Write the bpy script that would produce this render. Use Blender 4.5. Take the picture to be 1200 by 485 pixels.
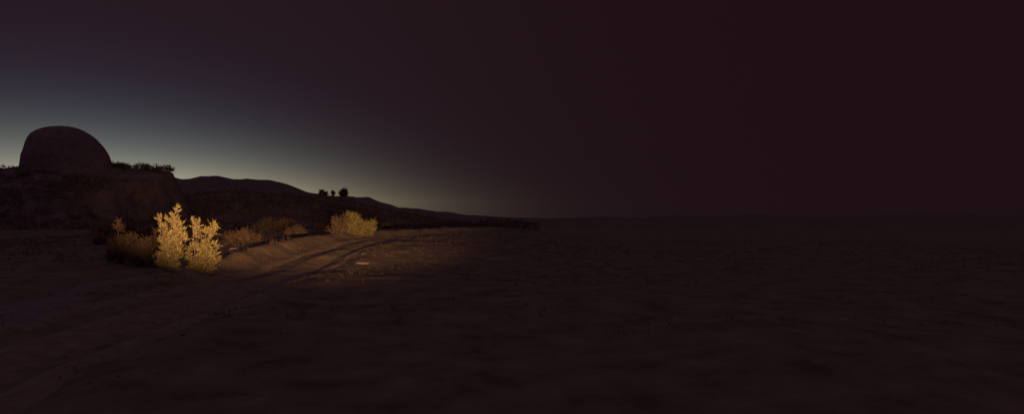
import bpy, math, random
import numpy as np

# ------------------------------------------------------------------ clear
for o in list(bpy.data.objects):
    bpy.data.objects.remove(o)
scene = bpy.context.scene
COL = scene.collection
F, CX, HY, EYE = 715.0, 600.0, 262.0, 1.6      # focal length in photo pixels, optical axis, eye-level line, eye height

# ------------------------------------------------------------------ camera
cam_d = bpy.data.cameras.new('camera')
cam_d.sensor_width = 36.0
cam_d.lens = 36.0 * F / 1200.0
cam_d.shift_y = (HY - 242.5) / 1200.0
cam_d.clip_start = 0.05
cam_d.clip_end = 20000
cam = bpy.data.objects.new('camera', cam_d)
cam.location = (0, 0, EYE)
cam.rotation_euler = (math.radians(90), 0, 0)
COL.objects.link(cam)
scene.camera = cam

# ------------------------------------------------------------------ world: last glow of dusk low in the left, night sky elsewhere
world = bpy.data.worlds.new('World')
scene.world = world
world.use_nodes = True
nt = world.node_tree
nt.nodes.clear()
def N(t, **kw):
    n = nt.nodes.new(t)
    for k, v in kw.items():
        setattr(n, k, v)
    return n
def L(a, b): nt.links.new(a, b)
def M(op, a, b=None, c=None):
    n = N('ShaderNodeMath', operation=op)
    for i, v in enumerate((a, b, c)):
        if v is None: continue
        if isinstance(v, (int, float)): n.inputs[i].default_value = v
        else: L(v, n.inputs[i])
    return n.outputs[0]
tc = N('ShaderNodeTexCoord')
sx = N('ShaderNodeSeparateXYZ'); L(tc.outputs['Generated'], sx.inputs[0])
elev = M('MULTIPLY', M('ARCSINE', sx.outputs[2]), 180 / math.pi)
azim = M('MULTIPLY', M('ARCTAN2', sx.outputs[0], sx.outputs[1]), 180 / math.pi)
GLOW_AZ = -35.0                      # compass direction of the set sun
da = M('SUBTRACT', azim, GLOW_AZ)
da2 = M('MULTIPLY', da, da)
e_low = M('MAXIMUM', elev, 2.0)
g_near = M('EXPONENT', M('MULTIPLY', da2, -1.0 / 275.0))
g_wide = M('EXPONENT', M('MULTIPLY', da2, -1.0 / 1300.0))
v_wide = M('MULTIPLY', g_wide, M('EXPONENT', M('MULTIPLY', M('MAXIMUM', elev, 0.0), -1.0 / 40.0)))
comb = N('ShaderNodeCombineXYZ')
for k, (base, a_, h_, b_) in enumerate([(.0128, 2.40, 1.90, .0104), (.0050, 1.76, 2.22, .0068), (.0067, .85, 2.85, .0104)]):
    glow = M('MULTIPLY', M('MULTIPLY', M('EXPONENT', M('MULTIPLY', e_low, -1.0 / h_)), a_), g_near)
    L(M('ADD', M('ADD', glow, M('MULTIPLY', v_wide, b_)), base), comb.inputs[k])
bg = N('ShaderNodeBackground'); L(comb.outputs[0], bg.inputs[0]); bg.inputs[1].default_value = 1.0
wo = N('ShaderNodeOutputWorld'); L(bg.outputs[0], wo.inputs[0])

# ------------------------------------------------------------------ very dim high fill, added to lift dark ground, so wide it casts no edge
sun_d = bpy.data.lights.new('fill_light', 'SUN')
sun_d.energy = 0.13
sun_d.angle = math.radians(165)
sun_d.color = (.66, .54, 1.0)
sun = bpy.data.objects.new('fill_light', sun_d)
sun.rotation_euler = (math.radians(25), 0, math.radians(-12))
COL.objects.link(sun)

# ------------------------------------------------------------------ headlights of the vehicle parked beside the photographer
from mathutils import Vector
def headlight(pos, aim, power):
    d = bpy.data.lights.new('headlight_beam', 'SPOT')
    d.energy = power
    d.color = (1.0, .60, .30)
    d.spot_size = math.radians(39)
    d.spot_blend = 0.8
    d.shadow_soft_size = 0.07
    o = bpy.data.objects.new('headlight_beam', d)
    o.location = pos
    o.rotation_euler = (Vector(aim) - Vector(pos)).to_track_quat('-Z', 'Y').to_euler()
    o.scale = (1.0, 0.31, 1.0)
    COL.objects.link(o)
headlight((.7, -1.0, .95), (-8.5, 28.0, 2.5), 25000)
headlight((2.1, -1.0, .95), (-8.5, 28.0, 2.5), 25000)

vs = scene.view_settings
vs.view_transform = 'Standard'; vs.look = 'None'; vs.exposure = 0; vs.gamma = 1; vs.use_curve_mapping = False
scene.render.engine = 'CYCLES'

# ------------------------------------------------------------------ noise
_rs = np.random.RandomState(7)
_perm = _rs.permutation(1024)
_val = _rs.rand(1024)
def vnoise(x, y):
    x = np.asarray(x, float); y = np.asarray(y, float)
    xi = np.floor(x).astype(int); yi = np.floor(y).astype(int)
    fx = x - xi; fy = y - yi
    fx = fx * fx * (3 - 2 * fx); fy = fy * fy * (3 - 2 * fy)
    h = lambda a, b: _val[(_perm[a & 1023] + b * 57) & 1023]
    return ((h(xi, yi) * (1 - fx) + h(xi + 1, yi) * fx) * (1 - fy) +
            (h(xi, yi + 1) * (1 - fx) + h(xi + 1, yi + 1) * fx) * fy) * 2 - 1
def fbm(x, y, o=4):
    s = 0; a = 1; f = 1
    for k in range(o):
        s = s + a * vnoise(x * f + 17.3 * k, y * f - 9.1 * k); a *= .5; f *= 2.03
    return s
def sm(a, b, t):
    t = np.clip((t - a) / (b - a), 0, 1)
    return t * t * (3 - 2 * t)

# ------------------------------------------------------------------ terrain functions
TRACK = np.array([(-5.2, 2), (-6.6, 10), (-7.2, 16), (-7.7, 22), (-8.1, 28), (-8.1, 34), (-7.0, 41), (-3.5, 50), (4, 60), (16, 70)], float)
SIDE = np.array([(-7.9, 8.5), (-9.65, 13.3), (-10.3, 15.8), (-10.0, 17.4), (-8.6, 17.6), (-7.2, 16.8)], float)
def spline(P, n):
    P = np.vstack([2 * P[0] - P[1], P, 2 * P[-1] - P[-2]])
    out = []
    for i in range(1, len(P) - 2):
        t = np.linspace(0, 1, n, endpoint=False)[:, None]
        a, b, c, d = P[i - 1], P[i], P[i + 1], P[i + 2]
        out.append(.5 * (2 * b + (c - a) * t + (2 * a - 5 * b + 4 * c - d) * t * t + (3 * b - a - 3 * c + d) * t ** 3))
    out.append(P[-2][None])
    return np.vstack(out)
TRACK_C = spline(TRACK, 24)
SIDE_C = spline(SIDE, 20)
def lateral(x, y):
    """signed distance to the track's centre line (left negative)"""
    cx = np.interp(y, TRACK_C[:, 1], TRACK_C[:, 0])
    g = np.gradient(TRACK_C[:, 0], TRACK_C[:, 1])
    s = np.interp(y, TRACK_C[:, 1], g)
    return (x - cx) / np.sqrt(1 + s * s)
def base_z(x, y):
    x = np.asarray(x, float); y = np.asarray(y, float)
    w = 1 - sm(-3, 10, x)
    r = 12 * (1 - np.exp(-np.clip(y - 20, 0, 300) / 12.0)) * 1.75
    z = .041 * r * w
    z = z + .10 * fbm(x * .23 + 3, y * .23) * sm(2, 9, np.hypot(x, y)) + .03 * fbm(x * .9, y * .9 + 5, 3)
    far = sm(60, 300, np.hypot(x, y))
    z = z - far * 1.5
    d = lateral(x, y)
    on = np.where((y > 2) & (y < 70), 1.0, 0.0)
    # worn hollow of the track, a raised verge on its left, a low one on its right
    z = z - on * .16 * np.exp(-(d / 1.35) ** 4)
    z = z + on * .40 * np.exp(-((d + 2.35) / .55) ** 2) * sm(12, 24, y)
    z = z + on * .10 * np.exp(-((d - 2.1) / .5) ** 2) * (.6 + .6 * vnoise(y * .5, 3.0))
    return z
def gz(x, y):
    return float(base_z(np.array([x]), np.array([y]))[0])
def track_z(x, y):
    d = lateral(x, y)
    z = base_z(x, y) + .05
    rut = np.exp(-((np.abs(d) - .72) / .20) ** 2) * (.07 + .09 * (d < 0))
    return z - rut + .05 * np.exp(-(d / .35) ** 2) + .014 * fbm(x * 3.1, y * 1.5, 4)

def on_ground(px, py):
    """where the sight line through a photo pixel meets the ground"""
    for Y in np.arange(6, 120, .05):
        X = (px - CX) / F * Y
        if EYE + (HY - py) / F * Y <= gz(X, Y):
            return X, Y, gz(X, Y)
    return (px - CX) / F * 100, 100, 0

# ------------------------------------------------------------------ mesh + material helpers
def mesh_np(name, V, faces, mat, parent=None, smooth=False):
    me = bpy.data.meshes.new(name)
    V = np.asarray(V, dtype=np.float32)
    faces = np.asarray(faces, dtype=np.int32)
    k = faces.shape[1]
    me.vertices.add(len(V)); me.vertices.foreach_set('co', V.ravel())
    me.loops.add(faces.size); me.loops.foreach_set('vertex_index', faces.ravel())
    me.polygons.add(len(faces))
    me.polygons.foreach_set('loop_start', np.arange(0, faces.size, k, dtype=np.int32))
    me.polygons.foreach_set('loop_total', np.full(len(faces), k, dtype=np.int32))
    me.polygons.foreach_set('use_smooth', np.full(len(faces), smooth, dtype=bool))
    me.update(); me.validate()
    me.materials.append(mat)
    o = bpy.data.objects.new(name, me)
    COL.objects.link(o)
    o.parent = parent
    return o
def grid_faces(nu, nv, wrap=False):
    i = np.arange(nu if wrap else nu - 1)[:, None]; j = np.arange(nv - 1)[None]
    i2 = (i + 1) % nu
    return np.stack(np.broadcast_arrays(i * nv + j, i2 * nv + j, i2 * nv + j + 1, i * nv + j + 1), -1).reshape(-1, 4)
def tag(o, label=None, cat=None, group=None, kind=None):
    if label: o['label'] = label
    if cat: o['category'] = cat
    if group: o['group'] = group
    if kind: o['kind'] = kind
    return o
def empty(name, loc):
    o = bpy.data.objects.new(name, None); o.location = loc; o.empty_display_size = .2
    COL.objects.link(o)
    return o

def material(name, cols, scale, rough=.95, bump=0.0, bscale=None, detail=6.0, spec=.2):
    m = bpy.data.materials.new(name); m.use_nodes = True
    t = m.node_tree; b = t.nodes['Principled BSDF']
    b.inputs['Roughness'].default_value = rough
    b.inputs['Specular IOR Level'].default_value = spec
    geo = t.nodes.new('ShaderNodeNewGeometry')
    n = t.nodes.new('ShaderNodeTexNoise'); n.inputs['Scale'].default_value = scale; n.inputs['Detail'].default_value = detail
    n.inputs['Roughness'].default_value = .65
    t.links.new(geo.outputs['Position'], n.inputs['Vector'])
    r = t.nodes.new('ShaderNodeValToRGB')
    r.color_ramp.elements[0].position = .3; r.color_ramp.elements[0].color = (*cols[0], 1)
    r.color_ramp.elements[1].position = .7; r.color_ramp.elements[1].color = (*cols[-1], 1)
    for k, c in enumerate(cols[1:-1]):
        e = r.color_ramp.elements.new(.3 + .4 * (k + 1) / (len(cols) - 1)); e.color = (*c, 1)
    t.links.new(n.outputs['Fac'], r.inputs['Fac'])
    t.links.new(r.outputs['Color'], b.inputs['Base Color'])
    if bump:
        n2 = t.nodes.new('ShaderNodeTexNoise'); n2.inputs['Scale'].default_value = bscale; n2.inputs['Detail'].default_value = 8
        t.links.new(geo.outputs['Position'], n2.inputs['Vector'])
        bp = t.nodes.new('ShaderNodeBump'); bp.inputs['Strength'].default_value = 1; bp.inputs['Distance'].default_value = bump
        t.links.new(n2.outputs['Fac'], bp.inputs['Height'])
        t.links.new(bp.outputs['Normal'], b.inputs['Normal'])
    return m
def leaf_material(name, c0, c1, translucent=.25, mid=None):
    m = bpy.data.materials.new(name); m.use_nodes = True
    t = m.node_tree; b = t.nodes['Principled BSDF']
    b.inputs['Roughness'].default_value = .8; b.inputs['Specular IOR Level'].default_value = .2
    geo = t.nodes.new('ShaderNodeNewGeometry')
    r = t.nodes.new('ShaderNodeValToRGB')
    r.color_ramp.elements[0].color = (*c0, 1); r.color_ramp.elements[1].color = (*c1, 1)
    if mid:
        e = r.color_ramp.elements.new(.6); e.color = (*mid, 1)
    t.links.new(geo.outputs['Random Per Island'], r.inputs['Fac'])
    t.links.new(r.outputs['Color'], b.inputs['Base Color'])
    tr = t.nodes.new('ShaderNodeBsdfTranslucent'); t.links.new(r.outputs['Color'], tr.inputs['Color'])
    mx = t.nodes.new('ShaderNodeMixShader'); mx.inputs[0].default_value = translucent
    t.links.new(b.outputs[0], mx.inputs[1]); t.links.new(tr.outputs[0], mx.inputs[2])
    t.links.new(mx.outputs[0], t.nodes['Material Output'].inputs['Surface'])
    return m

SOIL = material('soil', [(.15, .098, .06), (.26, .17, .105), (.34, .23, .145)], 1.3, bump=.05, bscale=8)
DIRT = material('track_dirt', [(.24, .155, .095), (.34, .225, .14), (.43, .30, .19)], 3.2, bump=.06, bscale=10)
GRAVEL = material('pale_gravel', [(.22, .165, .14), (.28, .215, .185), (.36, .29, .25)], 5, bump=.03, bscale=25)
HILL = material('hill_scrub', [(.17, .11, .085), (.25, .16, .12), (.33, .22, .17)], .25, bump=.4, bscale=1.2)
ROCK = material('boulder_rock', [(.22, .14, .11), (.30, .20, .16), (.38, .26, .21)], .9, bump=.06, bscale=5)
STONE = material('pale_stone', [(.26, .20, .16), (.36, .29, .24)], 9, bump=.015, bscale=25)
BARK = material('bark', [(.13, .085, .055), (.22, .15, .10)], 14, bump=.01, bscale=40)
TWIG = material('twig', [(.24, .17, .11), (.36, .27, .18)], 20)
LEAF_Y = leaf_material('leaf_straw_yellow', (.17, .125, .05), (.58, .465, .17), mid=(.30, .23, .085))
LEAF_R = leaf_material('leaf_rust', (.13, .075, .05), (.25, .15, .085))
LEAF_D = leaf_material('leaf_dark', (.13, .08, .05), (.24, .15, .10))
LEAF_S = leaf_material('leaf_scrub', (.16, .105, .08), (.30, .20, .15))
STRAW = leaf_material('dry_straw', (.15, .10, .06), (.28, .19, .11))

# ------------------------------------------------------------------ ground: one sheet out to the horizon
az = np.concatenate([np.arange(-52, 47, .16), np.arange(47, 308, 3.0)])
rad = np.concatenate([np.geomspace(.3, 9, 36), np.arange(9.25, 62, .25), np.geomspace(62.5, 6000, 60)])
A, R_ = np.meshgrid(np.radians(az), rad, indexing='ij')
GX, GY = R_ * np.sin(A), R_ * np.cos(A)
GZ = base_z(GX, GY)
ground = mesh_np('ground', np.stack([GX, GY, GZ], -1).reshape(-1, 3), grid_faces(len(az), len(rad), True)[:, ::-1], SOIL, smooth=True)
tag(ground, kind='structure')
bm_c = mesh_np('ground_cap', [(0, 0, gz(0, .1))] + [(.3 * math.sin(a), .3 * math.cos(a), float(gz(.3 * math.sin(a), .3 * math.cos(a)))) for a in np.radians(az[::-4])],
               [(0, i, i + 1) for i in range(1, len(az[::-4]))] + [(0, len(az[::-4]), 1)], SOIL)
bm_c.parent = ground; bm_c.name = 'near_patch'

def strip(name, C, half, zf, mat, nw, step_noise=.12):
    T = np.gradient(C, axis=0); T /= np.linalg.norm(T, axis=1)[:, None]
    Nn = np.stack([T[:, 1], -T[:, 0]], -1)
    w = half * (1 + step_noise * fbm(np.arange(len(C)) * .11, np.full(len(C), 2.2), 3))
    u = np.linspace(-1, 1, nw)
    P = C[:, None] + Nn[:, None] * (u[None, :, None] * w[:, None, None])
    z = zf(P[..., 0], P[..., 1])
    z = z - .10 * np.clip((np.abs(u) - .86) / .14, 0, 1)[None]      # edges dive under the soil
    V = np.concatenate([P, z[..., None]], -1).reshape(-1, 3)
    return tag(mesh_np(name, V, grid_faces(len(C), nw), mat, smooth=True), kind='structure')
def dense(C, d):
    s = np.concatenate([[0], np.cumsum(np.linalg.norm(np.diff(C, axis=0), axis=1))])
    t = np.arange(0, s[-1], d)
    return np.stack([np.interp(t, s, C[:, 0]), np.interp(t, s, C[:, 1])], -1)
strip('dirt_track', dense(TRACK_C, .18), 1.5, track_z, DIRT, 33)
strip('gravel_path', dense(SIDE_C, .2), .5, lambda x, y: base_z(x, y) + .02 + .02 * fbm(x * 4, y * 4, 3), GRAVEL, 13, .5)

# ------------------------------------------------------------------ hills
def hill(name, prof, Yc, front, back, px0, px1, n, amp, nsc, mat=HILL, seed=0, base=-1.5, power=1.5):
    px = np.linspace(px0, px1, n)
    py = np.interp(px, [p[0] for p in prof], [p[1] for p in prof])
    X = (px - CX) / F * Yc
    Zr = EYE + (HY - py) / F * Yc
    t = np.concatenate([np.linspace(-1, 0, 46)[:-1], np.linspace(0, 1, 16)])
    Xg, T = np.meshgrid(X, t, indexing='ij')
    Y = Yc + np.where(T < 0, T * front, T * back)
    edge = np.minimum(1, np.minimum(sm(X[0], X[0] + .06 * (X[-1] - X[0]), X), 1))[:, None]
    Z = base + (Zr[:, None] - base) * (1 - np.abs(T) ** power)
    nz = amp * fbm(Xg / nsc + seed, Y / nsc + 2 * seed, 5)
    fine = amp * .16 * fbm(Xg / nsc * 6 + seed, Y / nsc * 6, 3)
    Z = Z + nz * np.clip(-T * 4, 0, 1) * np.clip((1 - np.abs(T)) * 5, 0, 1) + fine
    V = np.stack([Xg, Y, Z], -1).reshape(-1, 3)
    return tag(mesh_np(name, V, grid_faces(len(X), len(t)), mat, smooth=True), kind='structure')

bank_prof = [(-420, 214), (-200, 203), (-60, 199), (0, 198), (24, 198), (60, 190), (110, 189), (131, 191), (146, 193), (158, 198), (170, 197), (190, 199), (199, 201), (203, 203), (206, 225), (214, 245), (230, 264), (262, 285)]
hill('bank', bank_prof, 122, 52, 11, -420, 262, 360, .8, 12, seed=3, base=-.5, power=1.0)
mid_prof = [(150, 262), (215, 240), (300, 226), (335, 222), (352, 223.5), (372, 227.5), (392, 229.5), (430, 231), (450, 238), (470, 244), (500, 249), (530, 255), (570, 262), (620, 270)]
hill('near_hill', mid_prof, 220, 120, 80, 150, 620, 300, 1.6, 22, seed=8, base=-1, power=1.2)
far_prof = [(-500, 225), (-100, 214), (120, 209), (204, 208.5), (214, 211), (225, 211), (232, 213), (246, 212.5), (262, 210.5), (280, 212), (300, 213), (322, 212), (335, 216), (349, 222), (370, 232), (420, 245), (520, 262), (560, 272)]
hill('far_hill', far_prof, 420, 190, 200, -500, 560, 420, 4, 60, seed=1, base=-6)
ridge_prof = [(330, 262), (400, 248), (440, 242), (470, 243), (500, 246), (520, 250), (545, 253), (575, 254.5), (640, 256), (700, 254.5), (780, 257), (860, 253), (950, 255.5), (1040, 251), (1130, 254), (1250, 251), (1500, 258)]
hill('distant_ridge', ridge_prof, 800, 350, 300, 330, 1500, 420, 4, 90, seed=5, base=-8)

# ------------------------------------------------------------------ round boulder on the bank
def lump(name, half, loc, mat, seed, sub_u=96, sub_v=48, amp=.05, flat=1.0, parent=None, power=1.0, rotz=0.0):
    u = np.linspace(0, 2 * np.pi, sub_u, endpoint=False); v = np.linspace(.02, np.pi - .02, sub_v)
    U, Vv = np.meshgrid(u, v, indexing='ij')
    sp = lambda a: np.sign(a) * np.abs(a) ** power
    x = sp(np.cos(U)) * sp(np.sin(Vv)); y = sp(np.sin(U)) * sp(np.sin(Vv)); z = sp(np.cos(Vv))
    k = 1 + amp * (fbm(x * 1.3 + seed + z * 1.7, y * 1.3 - seed + z * .9, 3) + .2 * fbm(x * 5 + z * 6 + seed, y * 5 - z * 3, 3))
    P = np.stack([x * half[0] * k, y * half[1] * k, z * half[2] * k], -1).reshape(-1, 3)
    c, s = math.cos(rotz), math.sin(rotz)
    P[:, :2] = P[:, :2] @ np.array([[c, s], [-s, c]])
    o = mesh_np(name, P, grid_faces(sub_u, sub_v, True)[:, ::-1], mat, parent, smooth=True)
    o.location = loc
    return o
YB = 118.0
pxm = lambda px, Y: (px - CX) / F * Y
pzm = lambda py, Y: EYE + (HY - py) / F * Y
# dome: profile of the silhouette turned into a solid of real depth
prof = [(198, 23.5, 134), (192, 23.8, 131.5), (186, 24.3, 129.5), (178, 26, 125.5), (170, 28.6, 120.5), (164, 31.5, 115), (159, 35, 109), (155, 41, 102), (152, 48, 96), (150, 56, 90), (148.6, 66, 82), (148, 73, 76)]
rows = []
pr = np.array(prof)
yy = np.concatenate([np.linspace(236, 198, 8)[:-1], np.linspace(198, 156, 16)[:-1], np.linspace(156, 148, 12)])
for y in yy:
    if y > 198:
        l, r = 23.5 - (y - 198) * .05, 134 + (y - 198) * .25
    else:
        l = np.interp(-y, -pr[:, 0], pr[:, 1]); r = np.interp(-y, -pr[:, 0], pr[:, 2])
    cxm = (pxm(l, YB) + pxm(r, YB)) / 2 + .35; hw = (pxm(r, YB) - pxm(l, YB)) / 2 * .825
    a = np.linspace(0, 2 * np.pi, 96, endpoint=False)
    X = cxm + hw * np.cos(a); Yv = YB + hw * np.sin(a); Z = np.full_like(X, pzm(y, YB))
    k = .018 * fbm(np.cos(a) * 1.4 + y * .03, np.sin(a) * 1.4 + y * .05, 4) + .006 * fbm(np.cos(a) * 7 + y * .2, np.sin(a) * 7, 3)
    X = X + (X - cxm) * k; Yv = Yv + (Yv - YB) * k
    rows.append(np.stack([X, Yv, Z], -1))
Vb = np.stack(rows, 1).reshape(-1, 3)
nb = len(yy)
org = np.array([pxm(78, YB), YB, pzm(236, YB)])
top = np.array([[pxm(74.5, YB), YB, pzm(147.8, YB)]])
fq = grid_faces(96, nb, True)[:, ::-1]
ft = [(((i + 1) % 96) * nb + nb - 1, 96 * nb, i * nb + nb - 1, i * nb + nb - 1) for i in range(96)]
Vall = np.vstack([Vb, top]) - org
me = bpy.data.meshes.new('boulder')
me.from_pydata(Vall.tolist(), [], [tuple(f) for f in fq.tolist()] + [(a, b, c) for a, b, c, _ in ft])
me.materials.append(ROCK)
for p in me.polygons: p.use_smooth = True
me.validate(); me.update()
boulder = bpy.data.objects.new('boulder', me); boulder.location = org; COL.objects.link(boulder)
tag(boulder, 'huge dark dome-shaped boulder rising above the bank against the dusk sky', 'boulder')

# ------------------------------------------------------------------ shrubs
def tube(P, r0, r1, n=5):
    P = np.asarray(P, float)
    T = np.gradient(P, axis=0); T /= np.linalg.norm(T, axis=1)[:, None] + 1e-9
    ref = np.array([.3, 1, .1]); a = np.cross(T, ref); a /= np.linalg.norm(a, axis=1)[:, None]
    b = np.cross(T, a)
    th = np.linspace(0, 2 * np.pi, n, endpoint=False)
    r = np.linspace(r0, r1, len(P))
    V = P[:, None] + (a[:, None] * np.cos(th)[None, :, None] + b[:, None] * np.sin(th)[None, :, None]) * r[:, None, None]
    return V.reshape(-1, 3), np.concatenate([grid_faces_w(len(P), n)])
def grid_faces_w(m, n):
    i = np.arange(m - 1)[:, None]; j = np.arange(n)[None]
    j2 = (j + 1) % n
    return np.stack(np.broadcast_arrays(i * n + j, i * n + j2, (i + 1) * n + j2, (i + 1) * n + j), -1).reshape(-1, 4)

def leaf_cloud(rs, lobes, s, leaf, dens, spread=.55, up=.5):
    """lobes (dx, up, r) in photo pixels, s metres per pixel; leaves sit along twigs that fan out from each lobe's foot"""
    C, D, TW = [], [], []
    for (dx, dz, r) in lobes:
        c = np.array([dx * s, rs.uniform(-.35, .35) * r * s, dz * s]); R = r * s
        nt_ = max(6, int(dens * (R / .25) ** 1.8))
        for _ in range(nt_):
            d = rs.normal(size=3); d[2] = d[2] + up; d /= np.linalg.norm(d)
            tip = c + d * R * rs.uniform(.6, 1.0 + .45 * rs.rand()) * np.array([1, .95, 1])
            foot = c + np.array([rs.uniform(-.2, .2) * R, rs.uniform(-.2, .2) * R, -.55 * R])
            if rs.rand() < .3: TW.append((foot, tip + (tip - foot) * rs.uniform(-.1, .12)))
            k = rs.randint(9, 16)
            t = rs.uniform(.28, 1.0, k) ** .8
            sag = rs.normal(scale=.06 * R, size=(k, 3))
            C.append(foot + (tip - foot) * t[:, None] + sag)
            tw = (tip - foot) / (np.linalg.norm(tip - foot) + 1e-9)
            D.append(tw + rs.normal(scale=spread, size=(k, 3)))
    C = np.vstack(C); D = np.vstack(D); D /= np.linalg.norm(D, axis=1)[:, None]
    keep = C[:, 2] > .04
    C, D = C[keep], D[keep]
    n = len(C)
    S = np.cross(D, rs.normal(size=(n, 3))); S /= np.linalg.norm(S, axis=1)[:, None]
    ln = leaf * rs.gamma(4, .26, n)[:, None]; wd = leaf * .22 * rs.uniform(.6, 1.3, n)[:, None]
    V = np.stack([C, C + D * ln * .45 + S * wd, C + D * ln, C + D * ln * .5 - S * wd], 1).reshape(-1, 3)
    Fc = np.arange(4 * n).reshape(-1, 4)
    tv, tf = [], []
    for a, b in TW:
        d = (b - a) / (np.linalg.norm(b - a) + 1e-9); u = np.cross(d, [.31, .77, .2]); u /= np.linalg.norm(u); w = np.cross(d, u)
        k = len(tv)
        mid = (a + b) / 2 + rs.normal(scale=.05, size=3) * np.linalg.norm(b - a)
        for p, rr in ((a, .008), (mid, .006), (b, .003)):
            for q in range(3):
                tv.append(p + (u * math.cos(q * 2.094) + w * math.sin(q * 2.094)) * rr)
        for lv in (0, 3):
            for q in range(3):
                tf.append((k + lv + q, k + lv + (q + 1) % 3, k + lv + 3 + (q + 1) % 3, k + lv + 3 + q))
    return V, Fc, np.array(tv), np.array(tf)
def shrub(name, label, cat, loc, lobes, s, leafmat, seed, leaf=.085, dens=26, stems=7, group=None, up=.5, spread=.55):
    rs = np.random.RandomState(seed)
    root = empty(name, loc)
    tag(root, label, cat, group)
    V, Fc, tv, tf = leaf_cloud(rs, lobes, s, leaf, dens, spread, up)
    crown = mesh_np('crown', V, Fc, leafmat, root)
    if len(tv): tag(mesh_np('twigs', tv, tf, TWIG, crown), kind='stuff')
    idx = list(range(len(lobes))) if stems >= len(lobes) else list(rs.choice(len(lobes), stems, replace=False))
    for i in idx:
        dx, dz, r = lobes[i]
        e = np.array([dx * s, 0, dz * s])
        b = np.array([rs.uniform(-.08, .08) + dx * s * .15, rs.uniform(-.08, .08), -.12])
        mid = (b + e) / 2 + rs.normal(scale=.05 * np.linalg.norm(e), size=3)
        t = np.linspace(0, 1, 7)[:, None]
        P = (1 - t) ** 2 * b + 2 * t * (1 - t) * mid + t * t * e
        tv, tf = tube(P, max(.02, .011 * s * 25), .007)
        mesh_np('stem', tv, tf, BARK, root, smooth=True)
    return root
def shrub_at(name, label, cat, px, py, lobes, mat, seed, **kw):
    X, Y, Z = on_ground(px, py)
    return shrub(name, label, cat, (X, Y, Z), lobes, Y / F, mat, seed, **kw)

# two headlight-lit shrubs left of the track
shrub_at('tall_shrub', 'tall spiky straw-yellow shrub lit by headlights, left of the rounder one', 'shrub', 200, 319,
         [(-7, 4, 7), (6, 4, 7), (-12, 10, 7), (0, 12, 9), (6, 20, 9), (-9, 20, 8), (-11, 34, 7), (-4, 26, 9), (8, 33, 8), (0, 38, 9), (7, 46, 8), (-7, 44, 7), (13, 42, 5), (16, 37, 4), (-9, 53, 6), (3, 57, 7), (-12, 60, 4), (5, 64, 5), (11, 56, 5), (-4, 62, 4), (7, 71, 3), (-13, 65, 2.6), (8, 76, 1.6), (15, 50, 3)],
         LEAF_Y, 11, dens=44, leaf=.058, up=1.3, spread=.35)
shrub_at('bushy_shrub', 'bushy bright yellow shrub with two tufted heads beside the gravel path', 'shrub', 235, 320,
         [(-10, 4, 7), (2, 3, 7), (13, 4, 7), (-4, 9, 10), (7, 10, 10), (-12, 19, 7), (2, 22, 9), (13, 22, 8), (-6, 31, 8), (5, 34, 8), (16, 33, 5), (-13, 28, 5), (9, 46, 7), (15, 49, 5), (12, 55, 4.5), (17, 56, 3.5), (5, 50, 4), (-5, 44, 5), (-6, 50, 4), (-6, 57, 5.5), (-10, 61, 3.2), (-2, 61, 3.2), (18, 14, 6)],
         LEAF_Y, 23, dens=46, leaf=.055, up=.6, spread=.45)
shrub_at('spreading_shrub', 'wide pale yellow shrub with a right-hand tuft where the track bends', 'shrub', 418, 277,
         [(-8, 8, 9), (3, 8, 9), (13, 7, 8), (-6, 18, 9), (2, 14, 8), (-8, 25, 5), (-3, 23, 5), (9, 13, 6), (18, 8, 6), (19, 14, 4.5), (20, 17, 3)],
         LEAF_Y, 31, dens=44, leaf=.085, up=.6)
shrub_at('rust_shrub', 'dull rust-brown shrub against the left flank of the pale yellow one', 'shrub', 397, 275,
         [(-6, 7, 8), (3, 9, 8), (-2, 16, 7), (6, 18, 6)], LEAF_R, 37, dens=26, leaf=.07)
# dim shrubs at the left end of the beam
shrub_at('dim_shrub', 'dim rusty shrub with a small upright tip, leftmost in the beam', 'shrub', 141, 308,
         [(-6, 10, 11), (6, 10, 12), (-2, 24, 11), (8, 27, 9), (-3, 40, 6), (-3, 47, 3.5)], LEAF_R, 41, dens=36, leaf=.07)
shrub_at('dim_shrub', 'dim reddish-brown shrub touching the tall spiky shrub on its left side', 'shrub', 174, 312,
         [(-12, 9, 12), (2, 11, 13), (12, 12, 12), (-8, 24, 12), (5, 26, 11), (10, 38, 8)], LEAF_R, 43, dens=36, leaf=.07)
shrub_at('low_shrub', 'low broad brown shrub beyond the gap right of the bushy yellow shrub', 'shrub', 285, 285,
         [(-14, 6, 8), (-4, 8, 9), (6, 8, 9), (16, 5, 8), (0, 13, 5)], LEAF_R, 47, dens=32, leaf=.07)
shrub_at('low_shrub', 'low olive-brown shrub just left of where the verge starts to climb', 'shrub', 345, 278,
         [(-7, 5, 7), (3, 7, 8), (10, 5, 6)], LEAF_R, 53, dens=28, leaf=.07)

# shrubs on the skyline of the bank
def skyline_shrub(name, label, px, py, Y, lobes, seed, group=None, mat=LEAF_D, **kw):
    X = pxm(px, Y); Z = pzm(py, Y)
    return shrub(name, label, 'shrub', (X, Y, Z), lobes, Y / F, mat, seed, group=group, **kw)
skyline_shrub('skyline_shrub', 'dark low shrub at the right foot of the round boulder', 142, 197, 120, [(-6, 2, 5), (2, 3, 4), (7, 1, 4)], 61, leaf=.26, dens=6)
skyline_shrub('skyline_shrub', 'dark humped shrub on the bank skyline, second from the boulder', 166, 199, 120, [(-5, 2, 5), (3, 3, 5), (8, 2, 4)], 62, leaf=.26, dens=6)
skyline_shrub('skyline_shrub', 'dark flat-topped shrub at the right end of the bank skyline', 190, 201, 120, [(-8, 2, 5), (0, 2, 5), (7, 2, 5), (11, 0, 4.5), (12, -5, 4)], 63, leaf=.26, dens=6)
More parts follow.
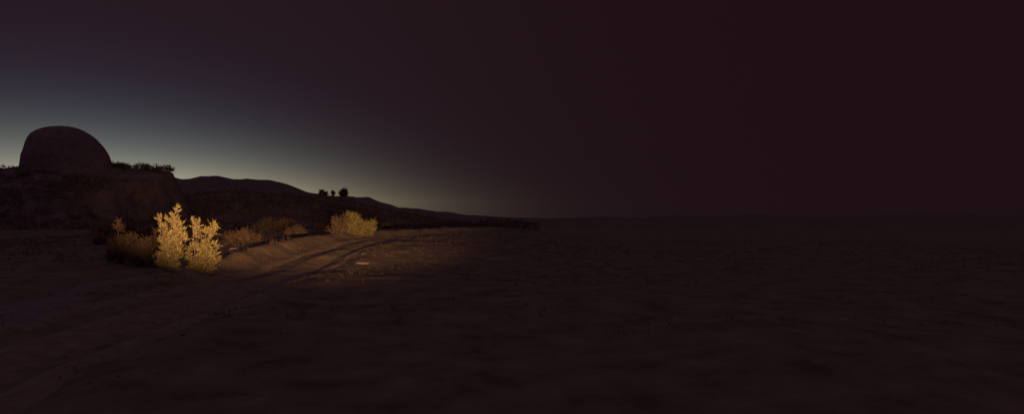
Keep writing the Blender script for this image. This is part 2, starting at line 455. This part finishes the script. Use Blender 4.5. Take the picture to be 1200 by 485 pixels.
# shrubs on the crest of the near hill
skyline_shrub('crest_tree', 'small two-tufted tree on the hill crest, leftmost of three', 380, 231, 219, [(-2.5, 5.5, 3), (2.5, 4, 2), (-1, 2, 2.5)], 71, leaf=.42, dens=6, stems=3)
skyline_shrub('crest_tree', 'thin little tree between two others on the hill crest', 390, 231.5, 219, [(0, 3, 1.6), (0.5, 5.5, 2.0)], 72, leaf=.4, dens=6, stems=2)
skyline_shrub('crest_tree', 'round compact tree on the hill crest above the pale yellow shrub', 402.5, 231.5, 219, [(-1.5, 5, 3.6), (2, 5, 3.4), (0, 7, 3.4), (0, 2, 3)], 73, leaf=.42, dens=7, stems=4)

# scrub on the dark slope behind
rs = np.random.RandomState(5)
SL = 'dim scrub bush scattered on the dark slope behind the lit shrubs'
for k in range(15):
    px = rs.uniform(225, 470); Y = rs.uniform(52, 84)
    X = pxm(px, Y); q = rs.uniform(.8, 1.6)
    lob = [(rs.uniform(-6, 6) * q, rs.uniform(3, 6) * q, rs.uniform(4, 6) * q) for _ in range(3)]
    Zs = gz(X, Y)
    shrub('scrub_bush', SL, 'bush', (X, Y, Zs - .05), lob, .085, LEAF_R if k % 2 else LEAF_D, 100 + k, leaf=.16, dens=7, stems=3, group='scrub on the slope')

SM = 'dim low bush on the dark flat ground left of the lit shrubs'
for k in range(7):
    px = rs.uniform(105, 190); Y = rs.uniform(24, 46)
    X = pxm(px, Y); q = rs.uniform(.7, 1.3)
    lob = [(rs.uniform(-8, 8) * q, rs.uniform(2, 7) * q, rs.uniform(4, 7) * q) for _ in range(4)]
    shrub('low_bush', SM, 'bush', (X, Y, gz(X, Y) - .03), lob, .075, LEAF_R if k % 3 else LEAF_D, 200 + k, leaf=.12, dens=9, stems=3, group='low bushes on the flat')

# scrub covering the bank and the near hill, far too dense to count
def scrub_cover(name, label, hill_obj, n, size, seed, skip=None):
    rs = np.random.RandomState(seed)
    me = hill_obj.data
    co = np.zeros(len(me.vertices) * 3, np.float32); me.vertices.foreach_get('co', co); co = co.reshape(-1, 3)
    nv = 61
    co = co.reshape(-1, nv, 3)[:, 3:37]
    iu = rs.randint(0, co.shape[0] - 1, n); iv = rs.randint(0, co.shape[1] - 1, n)
    fu, fv = rs.rand(n, 1), rs.rand(n, 1)
    P = co[iu, iv] * (1 - fu) * (1 - fv) + co[iu + 1, iv] * fu * (1 - fv) + co[iu, iv + 1] * (1 - fu) * fv + co[iu + 1, iv + 1] * fu * fv
    if skip is not None: P = P[~skip(P)]
    n = len(P); m = 34
    S = size * rs.gamma(3, .33, n)[:, None, None]
    D = rs.normal(size=(n, m, 3)); D[..., 2] = np.abs(D[..., 2]) * .9
    D /= np.linalg.norm(D, axis=-1)[..., None]
    C = P[:, None] + D * S * rs.uniform(.3, 1, (n, m, 1)) * np.array([1.2, 1.2, .8])
    T = rs.normal(size=(n, m, 3)); T /= np.linalg.norm(T, axis=-1)[..., None]
    B = np.cross(T, D); B /= np.linalg.norm(B, axis=-1)[..., None] + 1e-6
    V = np.stack([C - B * S * .13, C + B * S * .13, C + (D + T * .5) * S * .42], 2).reshape(-1, 3)
    return tag(mesh_np(name, V, np.arange(len(V)).reshape(-1, 3), LEAF_S), label, 'scrub', kind='stuff')
scrub_cover('bank_scrub', 'dense dark scrub covering the bank below the boulder', bpy.data.objects['bank'], 3600, .45, 3)
scrub_cover('hill_scrub', 'dark scrub covering the hill behind the track', bpy.data.objects['near_hill'], 5200, .65, 4)

# ------------------------------------------------------------------ pale stones in the beam
def stone(label, px, py, half, seed, group=None, rot=0):
    X, Y, Z = on_ground(px, py)
    o = lump('stone', half, (X, Y, Z + half[2] * .45), STONE, seed, 20, 12, .22, power=.8, rotz=rot)
    return tag(o, label, 'stone', group)
stone('flat pale stone right of the bushy yellow shrub', 257, 289, (.22, .13, .06), 1)
stone('pale stone below the low broad brown shrub', 273, 293, (.17, .13, .07), 2, rot=.6)
stone('long pale stone at the right foot of the low broad brown shrub', 294, 283, (.24, .15, .07), 3, rot=-.3)
stone('flat pale slab at the dark right edge of the track', 424, 309, (.26, .14, .045), 4, rot=-.2)

# ------------------------------------------------------------------ dry grass over the lit ground
rs = np.random.RandomState(77)
n = 15000
gy = rs.uniform(9, 60, n); gx = rs.uniform(-32, 34, n)
d = lateral(gx, gy)
patch = fbm(gx * .35 + 2, gy * .35, 3)
keep = (np.abs(d) > 1.45) & ((patch > .05) | ((d < -2.7) & (gy > 20)))
gx, gy = gx[keep], gy[keep]
zz = base_z(gx, gy)
V = []
for x, y, z in zip(gx, gy, zz):
    k = rs.randint(6, 11); h = rs.uniform(.04, .13) * (1 + 1.3 * (x < -9) * (y > 22))
    a = rs.uniform(0, 2 * np.pi, k); l = rs.uniform(.3, 1.0, k) * h * .7
    hh = h * rs.uniform(.6, 1.1, k)
    bx = x + rs.normal(scale=.05, size=k); by = y + rs.normal(scale=.05, size=k)
    for i in range(k):
        px_, py_ = -math.sin(a[i]) * .007, math.cos(a[i]) * .007
        V += [(bx[i] - px_, by[i] - py_, z - .03), (bx[i] + px_, by[i] + py_, z - .03), (bx[i] + math.cos(a[i]) * l[i], by[i] + math.sin(a[i]) * l[i], z + hh[i])]
V = np.array(V)
grass = mesh_np('dry_grass', V, np.arange(len(V)).reshape(-1, 3), STRAW)
tag(grass, 'thin dry grass tufts on the soil around the track', 'grass', kind='stuff')

# gravel crumbs on and beside the track
n = 6000
t = rs.randint(0, len(TRACK_C), n)
gx = TRACK_C[t, 0] + rs.normal(scale=1.8, size=n); gy = TRACK_C[t, 1] + rs.normal(scale=.8, size=n)
sel = (gy > 5) & (gy < 60); gx, gy = gx[sel], gy[sel]; n = len(gx)
gzv = np.where(np.abs(lateral(gx, gy)) < 1.4, track_z(gx, gy), base_z(gx, gy))
oct_v = np.array([(1, 0, 0), (0, 1, 0), (-1, 0, 0), (0, -1, 0), (0, 0, .7), (0, 0, -.7)], float)
oct_f = np.array([(0, 1, 4), (1, 2, 4), (2, 3, 4), (3, 0, 4), (1, 0, 5), (2, 1, 5), (3, 2, 5), (0, 3, 5)])
sz = rs.gamma(1.3, .007, n) + .004
V = oct_v[None] * sz[:, None, None] * rs.uniform(.6, 1.4, (n, 6, 1)) + np.stack([gx, gy, gzv - sz * .15], -1)[:, None]
Fc = (oct_f[None] + (np.arange(n) * 6)[:, None, None]).reshape(-1, 3)
tag(mesh_np('gravel', V.reshape(-1, 3), Fc, SOIL), 'loose gravel crumbs along the dirt track', 'gravel', kind='stuff')
